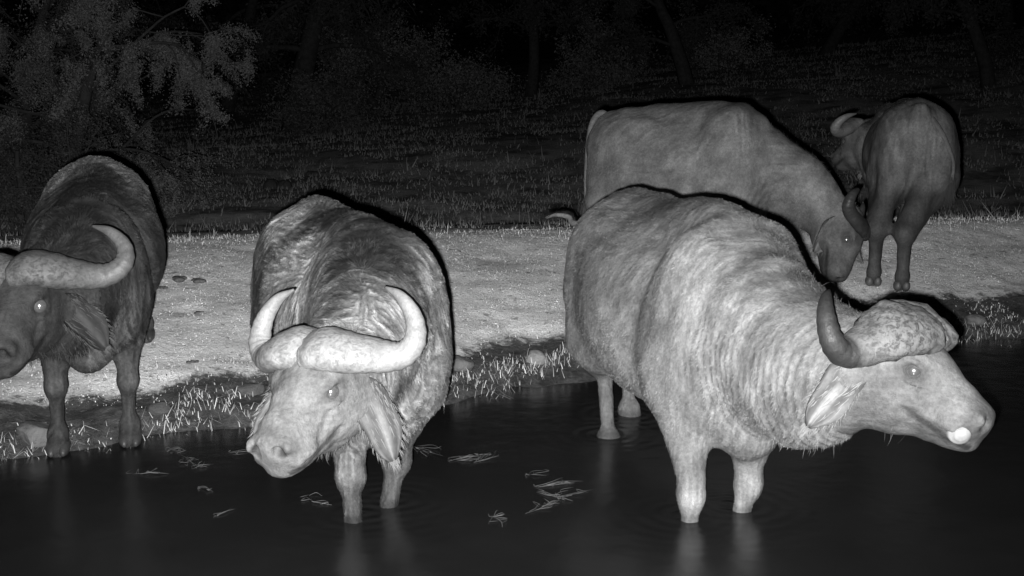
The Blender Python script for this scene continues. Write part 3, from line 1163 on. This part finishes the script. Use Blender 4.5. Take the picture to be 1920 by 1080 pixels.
# the dark one at the left edge on the bank
f1 = [foot(245, 832), foot(110, 850)]
h1 = [np.array([-2.28, 8.15, gz(-2.28, 8.15)]), np.array([-2.72, 8.0, gz(-2.72, 8.0)])]
buffalo('dark buffalo on the muddy bank at left, head cropped by the frame, grey horn',
        f1, h1, P(47, 552, 5.65), V(-.03, -.44, .90), V(-.1, .87, .47), P(130, 530, 6.1), .037, h=.0115, hairs=90000, size=.86,
        horn_tone=.07, horn_rough=.5, wrinkle=.003, patch=.7, face_tone=.8, streak=1.0, ear_tone=.55, spots=((P(170, 330, 7.9), .5, 3.4), (P(215, 610, 6.2), .14, .5), (P(160, 600, 6.1), .2, .4), (P(110, 420, 6.9), .2, .5), (P(225, 560, 6.3), .12, 1.5), (P(200, 400, 6.8), .14, 1.4), (P(190, 680, 6.3), .1, 1.8)), ear_pose=(V(.55, -.6, -.5), V(-.6, -.8, -.1)), seed=42, horn_scale=1.06, girth=1.15, tilt=-.04, hump=.6, spine_r=.12, eye_out=.012, baseline=.12, curl=.66)

# the grazing one behind, side on
f4 = [np.array([1.80, 10.55, gz(1.80, 10.55)]), np.array([1.92, 10.1, gz(1.92, 10.1)])]
h4 = [np.array([.95, 10.95, gz(.95, 10.95)]), np.array([.75, 10.45, gz(.75, 10.45)])]
buffalo('side-on buffalo grazing on the bank behind the big pale one, nose down',
        f4, h4, P(1584, 422, 10.1), V(.02, -.95, .2), V(.9, .1, .3), P(1498, 330, 10.2), .093, h=.017, hairs=45000,
        horn_tone=.03, horn_rough=.3, wrinkle=.003, patch=.25, horn_scale=.72, curl=.45, boss=.68, streak=.45, whorl=.8, torso=((1.74, 10.3), (.85, 10.7)), neck_k=.76, hump=.7, seed=63, baseline=.25, face_tone=.75,
        tail=lambda L: [L(-.90, 0, 1.24), L(-1.02, -.02, 1.31), L(-1.10, -.06, 1.25), L(-1.13, -.09, 1.1), L(-1.12, -.12, .8), L(-1.09, -.12, .5)])

# the one walking away on the right
h5 = [foot(1637, 536), foot(1690, 545)]
f5 = [np.array([3.25, 11.8, gz(3.25, 11.8)]), np.array([3.5, 11.9, gz(3.5, 11.9)])]
buffalo('buffalo seen from behind on the bank, looking off past the grazing one',
        f5, h5, P(1622, 262, 11.75), V(-.34, -.14, -.93), V(0, 1, 0), P(1690, 270, 11.8), .076, h=.017, hairs=40000, size=.92,
        horn_tone=.09, horn_rough=.3, wrinkle=.0, patch=.25, streak=.45, whorl=.8, legk=1.4, leg_tone=.62, curl=.6, horn_scale=.85, baseline=.39, seed=84, tilt=-.26, hump=.8, torso=((3.40, 11.7), (3.14, 10.35)), girth=1.05,
        tail=lambda L: [L(-.88, 0, 1.22), L(-.94, -.09, 1.16), L(-.92, -.20, 1.0), L(-.86, -.28, .80), L(-.84, -.27, .60)])

#@@SCENERY
# ------------------------------------------------------------------ grass
def blades(n_or_pts, hgt, wid, lean, tone, seg=2):
    p = n_or_pts
    n = len(p)
    a = rng.uniform(0, 2 * np.pi, n)
    d = np.stack([np.cos(a), np.sin(a), np.zeros(n)], 1)
    b = rng.uniform(0, 2 * np.pi, n)
    sd = np.stack([np.cos(b), np.sin(b), np.zeros(n)], 1)
    H_, W_ = hgt[:, None], wid[:, None]
    ln = lean[:, None]
    p0 = p - np.array([0, 0, .01])
    up = np.array([[0, 0, 1.0]])
    if seg == 1:
        tip = p0 + up * H_ * np.sqrt(np.clip(1 - ln ** 2, .05, 1)) + d * H_ * ln
        v = np.stack([p0 - sd * W_ * .5, p0 + sd * W_ * .5, tip], 1).reshape(-1, 3)
        t = np.arange(n)[:, None] * 3 + np.array([[0, 1, 2]])
        return v, None, t, np.repeat(tone, 3)
    m = p0 + up * H_ * .6 + d * H_ * ln * .3
    tip = p0 + up * H_ * np.clip(1 - ln * .6, .15, 1) + d * H_ * ln
    v = np.stack([p0 - sd * W_ * .5, p0 + sd * W_ * .5, m - sd * W_ * .42, m + sd * W_ * .42, tip], 1).reshape(-1, 3)
    k = np.arange(n)[:, None] * 5
    return v, k + np.array([[0, 1, 3, 2]]), k + np.array([[2, 3, 4]]), np.repeat(tone, 5)


def scatter(n, x0, x1, y0, y1, keep):
    out = []
    tot = 0
    while tot < n:
        x = rng.uniform(x0, x1, n)
        y = rng.uniform(y0, y1, n)
        k = rng.random(n) < keep(x, y)
        out.append(np.stack([x[k], y[k]], 1))
        tot += k.sum()
    q = np.vstack(out)[:n]
    return np.column_stack([q, ground_z(q[:, 0], q[:, 1])])


def n2(x, y, s, seed):
    return fbm(np.stack([x * s, y * s, np.zeros_like(x)], 1), seed, 3)


# short cropped turf on the bank
def keep_turf(x, y):
    d = y - edge_y(x)
    u = y - crest_y(x)
    return sstep(d + (n2(x, y, 2.2, 90) - .5) * 1.4, .5, 1.15) * (u < .25) * (.12 + .88 * sstep(n2(x, y, 5, 91), .34, .52))


pts = scatter(150000, -5.2, 7.5, 5.5, 14.0, keep_turf)
tn_ = .74 * (.74 + .45 * n2(pts[:, 0], pts[:, 1], 7, 92)) * rng.uniform(.86, 1.1, len(pts))
mb = MB()
mb.add(*blades(pts, rng.uniform(.008, .020, len(pts)), rng.uniform(.006, .012, len(pts)), rng.uniform(.2, .97, len(pts)), tn_, 1))
tag(mb.build('turf', M['grass'], smooth=False), 'short cropped pale turf covering the dry bank', kind='stuff')

# the broader blades along the water line
mb = MB()
cent = []
for px, py, k in [(370, 752, 16), (352, 742, 10), (395, 760, 6), (300, 800, 14), (260, 812, 8), (330, 795, 12), (355, 790, 10), (180, 830, 10), (150, 840, 6), (60, 840, 8), (30, 845, 10), (100, 845, 6), (5, 855, 8),
                  (425, 770, 8), (470, 770, 6), (455, 800, 3), (385, 800, 5), (840, 722, 9), (860, 715, 10), (880, 712, 10), (905, 725, 8), (925, 708, 12), (945, 700, 12), (968, 702, 12), (990, 698, 14), (1010, 690, 10), (1030, 685, 12),
                  (1050, 680, 12), (1070, 672, 12), (1090, 670, 10), (905, 745, 3), (940, 735, 3), (1785, 622, 8), (1800, 628, 8), (1830, 625, 6), (1850, 622, 8), (1875, 620, 8), (1900, 622, 10), (1890, 655, 3), (1815, 640, 5), (1780, 610, 6),
                  (1915, 610, 8), (420, 735, 4), (440, 745, 5)]:
    g = on_ground(px, py)
    cent.append((g, k))
for g, k in cent:
    n = int(k * 2.2)
    p = g + np.stack([rng.normal(0, .07, n), rng.normal(0, .05, n), np.zeros(n)], 1)
    p[:, 2] = np.maximum(ground_z(p[:, 0], p[:, 1]), -.03)
    hgt = rng.uniform(.04, .14, n) * rng.uniform(.6, 1.1)
    mb.add(*blades(p, hgt, rng.uniform(.0025, .006, n), rng.uniform(.3, 1.6, n), .42 * rng.uniform(.5, 1.2, n)))


def keep_rim(x, y):
    d = y - edge_y(x)
    return np.exp(-((d - .10) / .13) ** 2) * sstep(n2(x, y, 1.6, 95), .42, .62)


pts = scatter(1100, -4.5, 7.5, 5.5, 11.5, keep_rim)
pts[:, 2] = np.maximum(pts[:, 2], -.02)
mb.add(*blades(pts, rng.uniform(.015, .07, len(pts)), rng.uniform(.0025, .006, len(pts)), rng.uniform(.3, 1.7, len(pts)), .34 * rng.uniform(.4, 1.3, len(pts))))


def keep_mid(x, y):
    d = y - edge_y(x)
    return sstep(d, .1, .3) * (1 - sstep(d, .7, 1.3)) * sstep(n2(x, y, 2.0, 96), .5, .7)


pts = scatter(2600, -4.5, 7.5, 5.5, 11.5, keep_mid)
mb.add(*blades(pts, rng.uniform(.015, .05, len(pts)), rng.uniform(.004, .009, len(pts)), rng.uniform(.1, 1.0, len(pts)), .34 * rng.uniform(.4, 1.3, len(pts))))
tag(mb.build('shore_grass', M['grass'], smooth=False), 'bright broad grass blades sprouting along the water edge', kind='stuff')


# taller grass on the crest and over the field beyond
def keep_crest(x, y):
    return np.exp(-((y - crest_y(x) - .05) / .28) ** 2) * (.3 + .7 * sstep(n2(x, y, 1.2, 97), .35, .6))


mb = MB()
pts = scatter(5200, -6, 8, 9.5, 14.5, keep_crest)
mb.add(*blades(pts, rng.uniform(.01, .055, len(pts)) * (1 + 1.6 * (rng.random(len(pts)) > .96)), rng.uniform(.003, .006, len(pts)), rng.uniform(.05, .6, len(pts)), .55 * rng.uniform(.5, 1.2, len(pts))))
tag(mb.build('crest_grass', M['grass'], smooth=False), 'thin grass fringe along the crest of the bank', kind='stuff')


def keep_field(x, y):
    u = y - crest_y(x)
    fov = np.abs(x) < .46 * y + 1
    dens = np.clip(16 / np.maximum(y, 12), 0, 1) ** 1.2
    gap = sstep(n2(x, y, 1.1, 98) + .35 * (n2(x, y, .4, 99) - .5), .36, .50)
    return (u > .25) * fov * dens * (.06 + .94 * gap)


pts = scatter(80000, -26, 26, 12, 55, keep_field)
hs_ = (rng.uniform(.02, .075, len(pts)) + .14 * (rng.random(len(pts)) > .98)) * (1 + pts[:, 1] / 90)
mb = MB()
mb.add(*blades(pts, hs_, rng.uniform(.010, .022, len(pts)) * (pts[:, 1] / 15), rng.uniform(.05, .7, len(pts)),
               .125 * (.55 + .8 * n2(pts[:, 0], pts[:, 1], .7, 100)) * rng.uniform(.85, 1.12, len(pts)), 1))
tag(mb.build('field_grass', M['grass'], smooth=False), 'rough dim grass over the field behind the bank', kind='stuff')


# ------------------------------------------------------------------ stones, dung, floating weed
def stone(px, py, r, label, fl=.6, tone=.22, seed=0):
    g = on_ground(px, py)
    bm = bmesh.new()
    bmesh.ops.create_icosphere(bm, subdivisions=4, radius=1)
    v = np.array([q.co[:] for q in bm.verts])
    f = np.array([[q.index for q in t.verts] for t in bm.faces])
    bm.free()
    for _ in range(7):       # a few knocked-off flat faces
        n = nrm(rng.normal(0, 1, 3))
        d = rng.uniform(.62, .85)
        s = v @ n
        v = v - np.maximum(s - d, 0)[:, None] * n
    v = v * (1 + .22 * (fbm(v * 1.6, 200 + seed) - .5) + .07 * (fbm(v * 6, 201 + seed) - .5))[:, None]
    v = v * np.array([r, r * .8, r * fl])
    o = mesh_obj('stone', v + g + np.array([0, 0, r * fl * .35]), f, M['stone'], None, g, {'tone': np.full(len(v), tone * .42)})
    tag(o, label, 'stone', 'stones along the water edge')


stone(66, 822, .13, 'broad rounded stone on the mud left of the dark buffalo\'s front hooves', .55, .20, 1)
stone(862, 690, .085, 'dull stone just right of the white-horned buffalo on the shore', .7, .20, 2)
stone(1003, 678, .075, 'small pale angular stone at the water between the two wading buffaloes', .75, .36, 3)
stone(1828, 606, .085, 'low stone on the far shore above the nose of the big pale buffalo', .6, .24, 4)
stone(300, 772, .07, 'small dark stone in the mud right of the dark buffalo', .6, .10, 5)
stone(468, 735, .09, 'half buried dull stone left of the white-horned buffalo', .5, .13, 6)
stone(1070, 655, .06, 'small grey stone beside the hind legs of the big pale buffalo', .6, .17, 7)


def dung(px, py, r, label, tone=.09, hgt=.5):
    g = on_ground(px, py)
    mb = MB()
    for k in range(5):
        c = g + np.array([rng.normal(0, r * .55), rng.normal(0, r * .55), r * .12])
        rr = r * rng.uniform(.5, .8)
        bm = bmesh.new()
        bmesh.ops.create_icosphere(bm, subdivisions=3, radius=1)
        v = np.array([q.co[:] for q in bm.verts])
        f = np.array([[q.index for q in t.verts] for t in bm.faces])
        bm.free()
        v = v * (1 + .4 * (fbm(v * 2.5 + k * 7, 300) - .5))[:, None] * np.array([rr, rr, rr * hgt])
        mb.add(v + c, None, f, tone)
    o = mb.build('dung', M['dung'], None, g)
    tag(o, label, 'dung', 'dark dung lumps on the pale bank')


dung(335, 524, .05, 'larger dark lump of dung on the pale turf right of the dark buffalo\'s flank')
dung(370, 528, .045, 'dark dung lump beside the larger one, nearer the mottled buffalo')
dung(370, 588, .035, 'dark dung lump lower down the bank left of the mottled buffalo')
dung(305, 540, .028, 'tiny dung lump against the dark buffalo\'s shoulder')
dung(360, 680, .028, 'small dark lump of dung at the lower edge of the pale turf')
dung(928, 607, .022, 'small bright speck of dry dung in the turf between the wading buffaloes', .5)
dung(700, 640, .02, 'small dung lump hidden near the mottled buffalo', .06)
dung(525, 352, .16, 'dark rounded heap in the field behind the mottled buffalo', .03, 1.2)
dung(590, 330, .12, 'low dark heap in the field beyond the bank crest', .04, .8)


def weed(label, strokes):
    g0 = None
    mb = MB()
    for (x0, y0, x1, y1, br) in strokes:
        a, b = on_ground(x0, y0), on_ground(x1, y1)
        a[2] = b[2] = .003
        if g0 is None:
            g0 = a
        br = br * 2
        for k in range(br):
            t0, t1 = sorted(rng.uniform(0, 1, 2))
            if k == 0:
                t0, t1 = 0, 1
            pa, pb = a + (b - a) * t0, a + (b - a) * t1
            off = rng.normal(0, .012, 3) * (k > 0) + rng.normal(0, .035, 3) * (k > 2)
            off[2] = 0
            mid = (pa + pb) / 2 + np.array([rng.normal(0, .02), rng.normal(0, .02), rng.uniform(.002, .010)])
            v, q, t = sweep([pa + off * .3, mid + off * .6, pb + off + [0, 0, rng.uniform(0, .02) * (k % 3 == 1)]], [.0006, .0012, .0004], n=7, seg=5)
            mb.add(v, q, t, .085 * rng.uniform(.3, 1.15))
    o = mb.build('floating_weed', M['weed'], None, g0)
    tag(o, label, 'water weed', 'weed sprigs floating on the pond')


weed('bright tangled sprig of weed floating highest between the two wading buffaloes', [(840, 866, 895, 855, 7), (888, 868, 930, 852, 5), (895, 852, 900, 870, 3)])
weed('short weed sprig floating beside the mottled buffalo\'s raised front leg', [(772, 838, 815, 852, 6)])
weed('widest weed tangle on the pond, with one long curved bright stalk', [(1005, 915, 1080, 905, 6), (985, 965, 1055, 935, 7), (1040, 935, 1112, 920, 3), (1005, 925, 1060, 940, 5)])
weed('small forked weed sprig below the wide tangle', [(922, 972, 945, 966, 3), (925, 970, 942, 990, 3)])
weed('thin weed sprig floating between the tangled sprig and the wide tangle', [(990, 892, 1020, 884, 3)])
weed('thin curved stalk floating in front of the mottled buffalo\'s front legs', [(572, 932, 590, 944, 2), (590, 944, 622, 948, 2)])
weed('short slanting stalk floating under the mottled buffalo\'s muzzle', [(400, 972, 436, 952, 3)])
weed('loose weed strands floating off the shore right of the dark buffalo', [(250, 890, 300, 885, 4), (340, 855, 365, 876, 4), (310, 845, 340, 852, 4), (360, 880, 400, 872, 3)])
weed('faint weed strand floating at the near side of the shore weed', [(372, 915, 400, 925, 3)])
weed('faint weed strand floating just left of the mottled buffalo\'s muzzle', [(430, 850, 470, 846, 3)])


# ------------------------------------------------------------------ trees
def tree(name, label, cat, base, height, spread, seed, leaves, leaf, limbs=7, low=.3, tone=.046, trunk_r=.12, droop=.15, flat=.6, stems=1, group='bushes and trees behind the field', lean=(0, 0)):
    r = np.random.default_rng(seed)
    base = np.array([base[0], base[1], gz(base[0], base[1])])
    tb = MB()
    tw = MB()
    ends = []

    def limb(mbx, p, d, L, rad, n=6, bend=.25, sag=0.0):
        q = [np.array(p)]
        d = nrm(d)
        for i in range(n):
            d = nrm(d + r.normal(0, bend / 2, 3) + np.array([0, 0, -sag]))
            q.append(q[-1] + d * L / n)
        q = np.array(q)
        v, f4, f3 = sweep(q, np.linspace(rad, rad * .45, len(q)), n=len(q) * 2, seg=7)
        mbx.add(v, f4, f3, .035)
        return q, d
    for s in range(stems):
        b = base + np.array([r.normal(0, .12 * (stems > 1)), r.normal(0, .12 * (stems > 1)), -.1])
        d0 = np.array([lean[0] + r.normal(0, .12 + .3 * (stems > 1)), lean[1] + r.normal(0, .12), 1.0])
        tq, td = limb(tb, b, d0, height * .62, trunk_r, 7, .22)
        for k in range(limbs):
            t = low + (1 - low) * (k + r.random()) / limbs
            p = tq[min(len(tq) - 1, int(t * (len(tq) - 1)))]
            a = 2 * np.pi * (k * .382 + r.random() * .25)
            dl = np.array([np.cos(a), np.sin(a), r.uniform(.15, .9)])
            lq, ld = limb(tb, p, dl, spread * r.uniform(.65, 1.05), trunk_r * .24, 6, .35, droop * .3)
            for j in range(6):
                p2 = lq[r.integers(2, len(lq))]
                d2 = nrm(ld * .6 + r.normal(0, .65, 3) + np.array([0, 0, .15]))
                sq, sd = limb(tw, p2, d2, spread * r.uniform(.25, .5), trunk_r * .09, 5, .4, droop)
                for _ in range(4):
                    p3 = sq[r.integers(1, len(sq))]
                    d3 = nrm(sd * .5 + r.normal(0, .7, 3) - np.array([0, 0, droop * 1.2]))
                    eq, ed = limb(tw, p3, d3, spread * r.uniform(.12, .28), trunk_r * .05, 4, .4, droop)
                    ends.append(eq)
    ends = np.array(ends)
    ne = len(ends)
    # leaflets follow the twigs, thick in some clumps and thin in others
    wgt = r.uniform(.15, 1, ne) ** 1.6
    ei = r.choice(ne, leaves, p=wgt / wgt.sum())
    u = r.uniform(0, ends.shape[1] - 1.001, leaves)
    k = u.astype(int)
    f = (u - k)[:, None]
    p = ends[ei, k] * (1 - f) + ends[ei, k + 1] * f + r.normal(0, leaf * 1.5, (leaves, 3))
    d = r.normal(0, 1, (leaves, 3)) + np.array([0, 0, -.3])
    d /= np.linalg.norm(d, axis=1)[:, None]
    sd = np.cross(d, r.normal(0, 1, (leaves, 3)))
    sd /= np.linalg.norm(sd, axis=1)[:, None]
    L = leaf * r.uniform(.6, 1.5, leaves)[:, None]
    v = np.stack([p, p + d * L * .5 + sd * L * .22, p + d * L, p + d * L * .5 - sd * L * .22], 1).reshape(-1, 3)
    q = np.arange(leaves)[:, None] * 4 + np.array([[0, 1, 2, 3]])
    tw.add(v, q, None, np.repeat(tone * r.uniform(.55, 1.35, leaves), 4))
    root = empty(name, base)
    tag(root, label, cat, group)
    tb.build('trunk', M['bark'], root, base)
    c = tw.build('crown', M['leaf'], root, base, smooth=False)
    return root


T = tree
T('thorn_tree', 'largest thorn tree, leafy branches hanging over the field at far left', 'tree', (-6.3, 19.0), 4.6, 2.3, 11, 90000, .030, 11, .22, .095, .13, .26)
T('thorn_tree', 'tall dim thorn tree close behind the largest one, at the left edge', 'tree', (-8.0, 21.5), 5.4, 2.6, 12, 60000, .034, 10, .2, .04, .14, .24)
T('thorn_bush', 'low bush beside the rump of the dark buffalo', 'bush', (-6.0, 16.6), 1.7, .95, 13, 18000, .028, 7, .1, .05, .06, .2, stems=3)
T('thorn_bush', 'low bush under the largest thorn tree', 'bush', (-7.4, 18.4), 1.9, 1.1, 14, 18000, .028, 7, .1, .05, .06, .2, stems=3)
T('dark_tree', 'upright tree with a thick bare trunk, right of the largest thorn tree', 'tree', (-6.0, 37.0), 8.5, 3.2, 15, 14000, .10, 9, .5, .04, .38, .1)
T('leafy_bush', 'loose leafy bush at the foot of the thick bare trunk', 'bush', (-4.9, 34.0), 2.4, 1.4, 16, 8000, .07, 7, .1, .07, .08, .15, stems=3)
T('umbrella_tree', 'round-topped thorn tree over dark trunks in the middle of the tree line', 'tree', (-3.9, 39.0), 3.6, 2.2, 17, 15000, .07, 9, .45, .12, .14, .1, stems=3)
T('leafy_bush', 'bush with a pale crown right of the round-topped tree', 'bush', (-1.6, 38.5), 2.3, 1.5, 18, 9000, .07, 7, .15, .11, .08, .15, stems=3)
T('dark_tree', 'slim dark tree above the bushes in the middle', 'tree', (.6, 44.0), 8.0, 2.8, 19, 13000, .10, 9, .4, .04, .22, .1)
T('leafy_bush', 'rounded bush on the slope above the grazing buffalo\'s tail', 'bush', (2.6, 43.0), 2.4, 1.6, 20, 9000, .08, 7, .1, .11, .08, .15, stems=3)
T('dark_tree', 'dark tree directly above the grazing buffalo\'s back', 'tree', (5.2, 40.0), 7.0, 2.6, 21, 14000, .09, 9, .3, .04, .24, .1)
T('leafy_bush', 'pale bush on the slope above the grazing buffalo\'s shoulders', 'bush', (7.3, 46.0), 2.2, 1.3, 22, 7000, .08, 7, .1, .15, .08, .15, stems=3)
T('forked_tree', 'leaning forked tree at the top of the slope', 'tree', (11.5, 50.0), 9.0, 3.0, 23, 12000, .11, 8, .4, .04, .26, .1, lean=(.45, 0))
T('dark_tree', 'dark tree with a straight trunk near the right edge', 'tree', (12.2, 34.5), 7.0, 2.4, 24, 13000, .085, 9, .35, .04, .20, .1)
T('dark_tree', 'tree at the upper right corner on the slope', 'tree', (17.5, 48.0), 8.5, 3.2, 25, 13000, .11, 9, .3, .04, .25, .1)
T('dark_tree', 'tall tree behind the thick bare trunk', 'tree', (-9.5, 44.0), 9.0, 3.6, 26, 13000, .11, 9, .3, .04, .3, .1)

# the wood that closes the hill behind
nfw = 90000
xx = rng.uniform(-60, 60, nfw)
yy = rng.uniform(58, 105, nfw)
cx, cy = rng.uniform(-60, 60, 260), rng.uniform(58, 105, 260)
ch = rng.uniform(3, 9, 260)
ki = rng.integers(0, 260, nfw)
u = rng.normal(0, 1, (nfw, 3))
u /= np.linalg.norm(u, axis=1)[:, None]
u *= rng.uniform(.4, 1, (nfw, 1)) ** .4
rad = ch[ki] * .42
p = np.stack([cx[ki] + u[:, 0] * rad, cy[ki] + u[:, 1] * rad, ground_z(cx[ki], cy[ki]) + ch[ki] * .55 + u[:, 2] * ch[ki] * .5], 1)
d = rng.normal(0, 1, (nfw, 3))
d /= np.linalg.norm(d, axis=1)[:, None]
sd = np.cross(d, rng.normal(0, 1, (nfw, 3)))
sd /= np.linalg.norm(sd, axis=1)[:, None]
Lf = rng.uniform(.25, .55, (nfw, 1))
v = np.stack([p, p + d * Lf * .5 + sd * Lf * .3, p + d * Lf, p + d * Lf * .5 - sd * Lf * .3], 1).reshape(-1, 3)
q = np.arange(nfw)[:, None] * 4 + np.array([[0, 1, 2, 3]])
mb = MB()
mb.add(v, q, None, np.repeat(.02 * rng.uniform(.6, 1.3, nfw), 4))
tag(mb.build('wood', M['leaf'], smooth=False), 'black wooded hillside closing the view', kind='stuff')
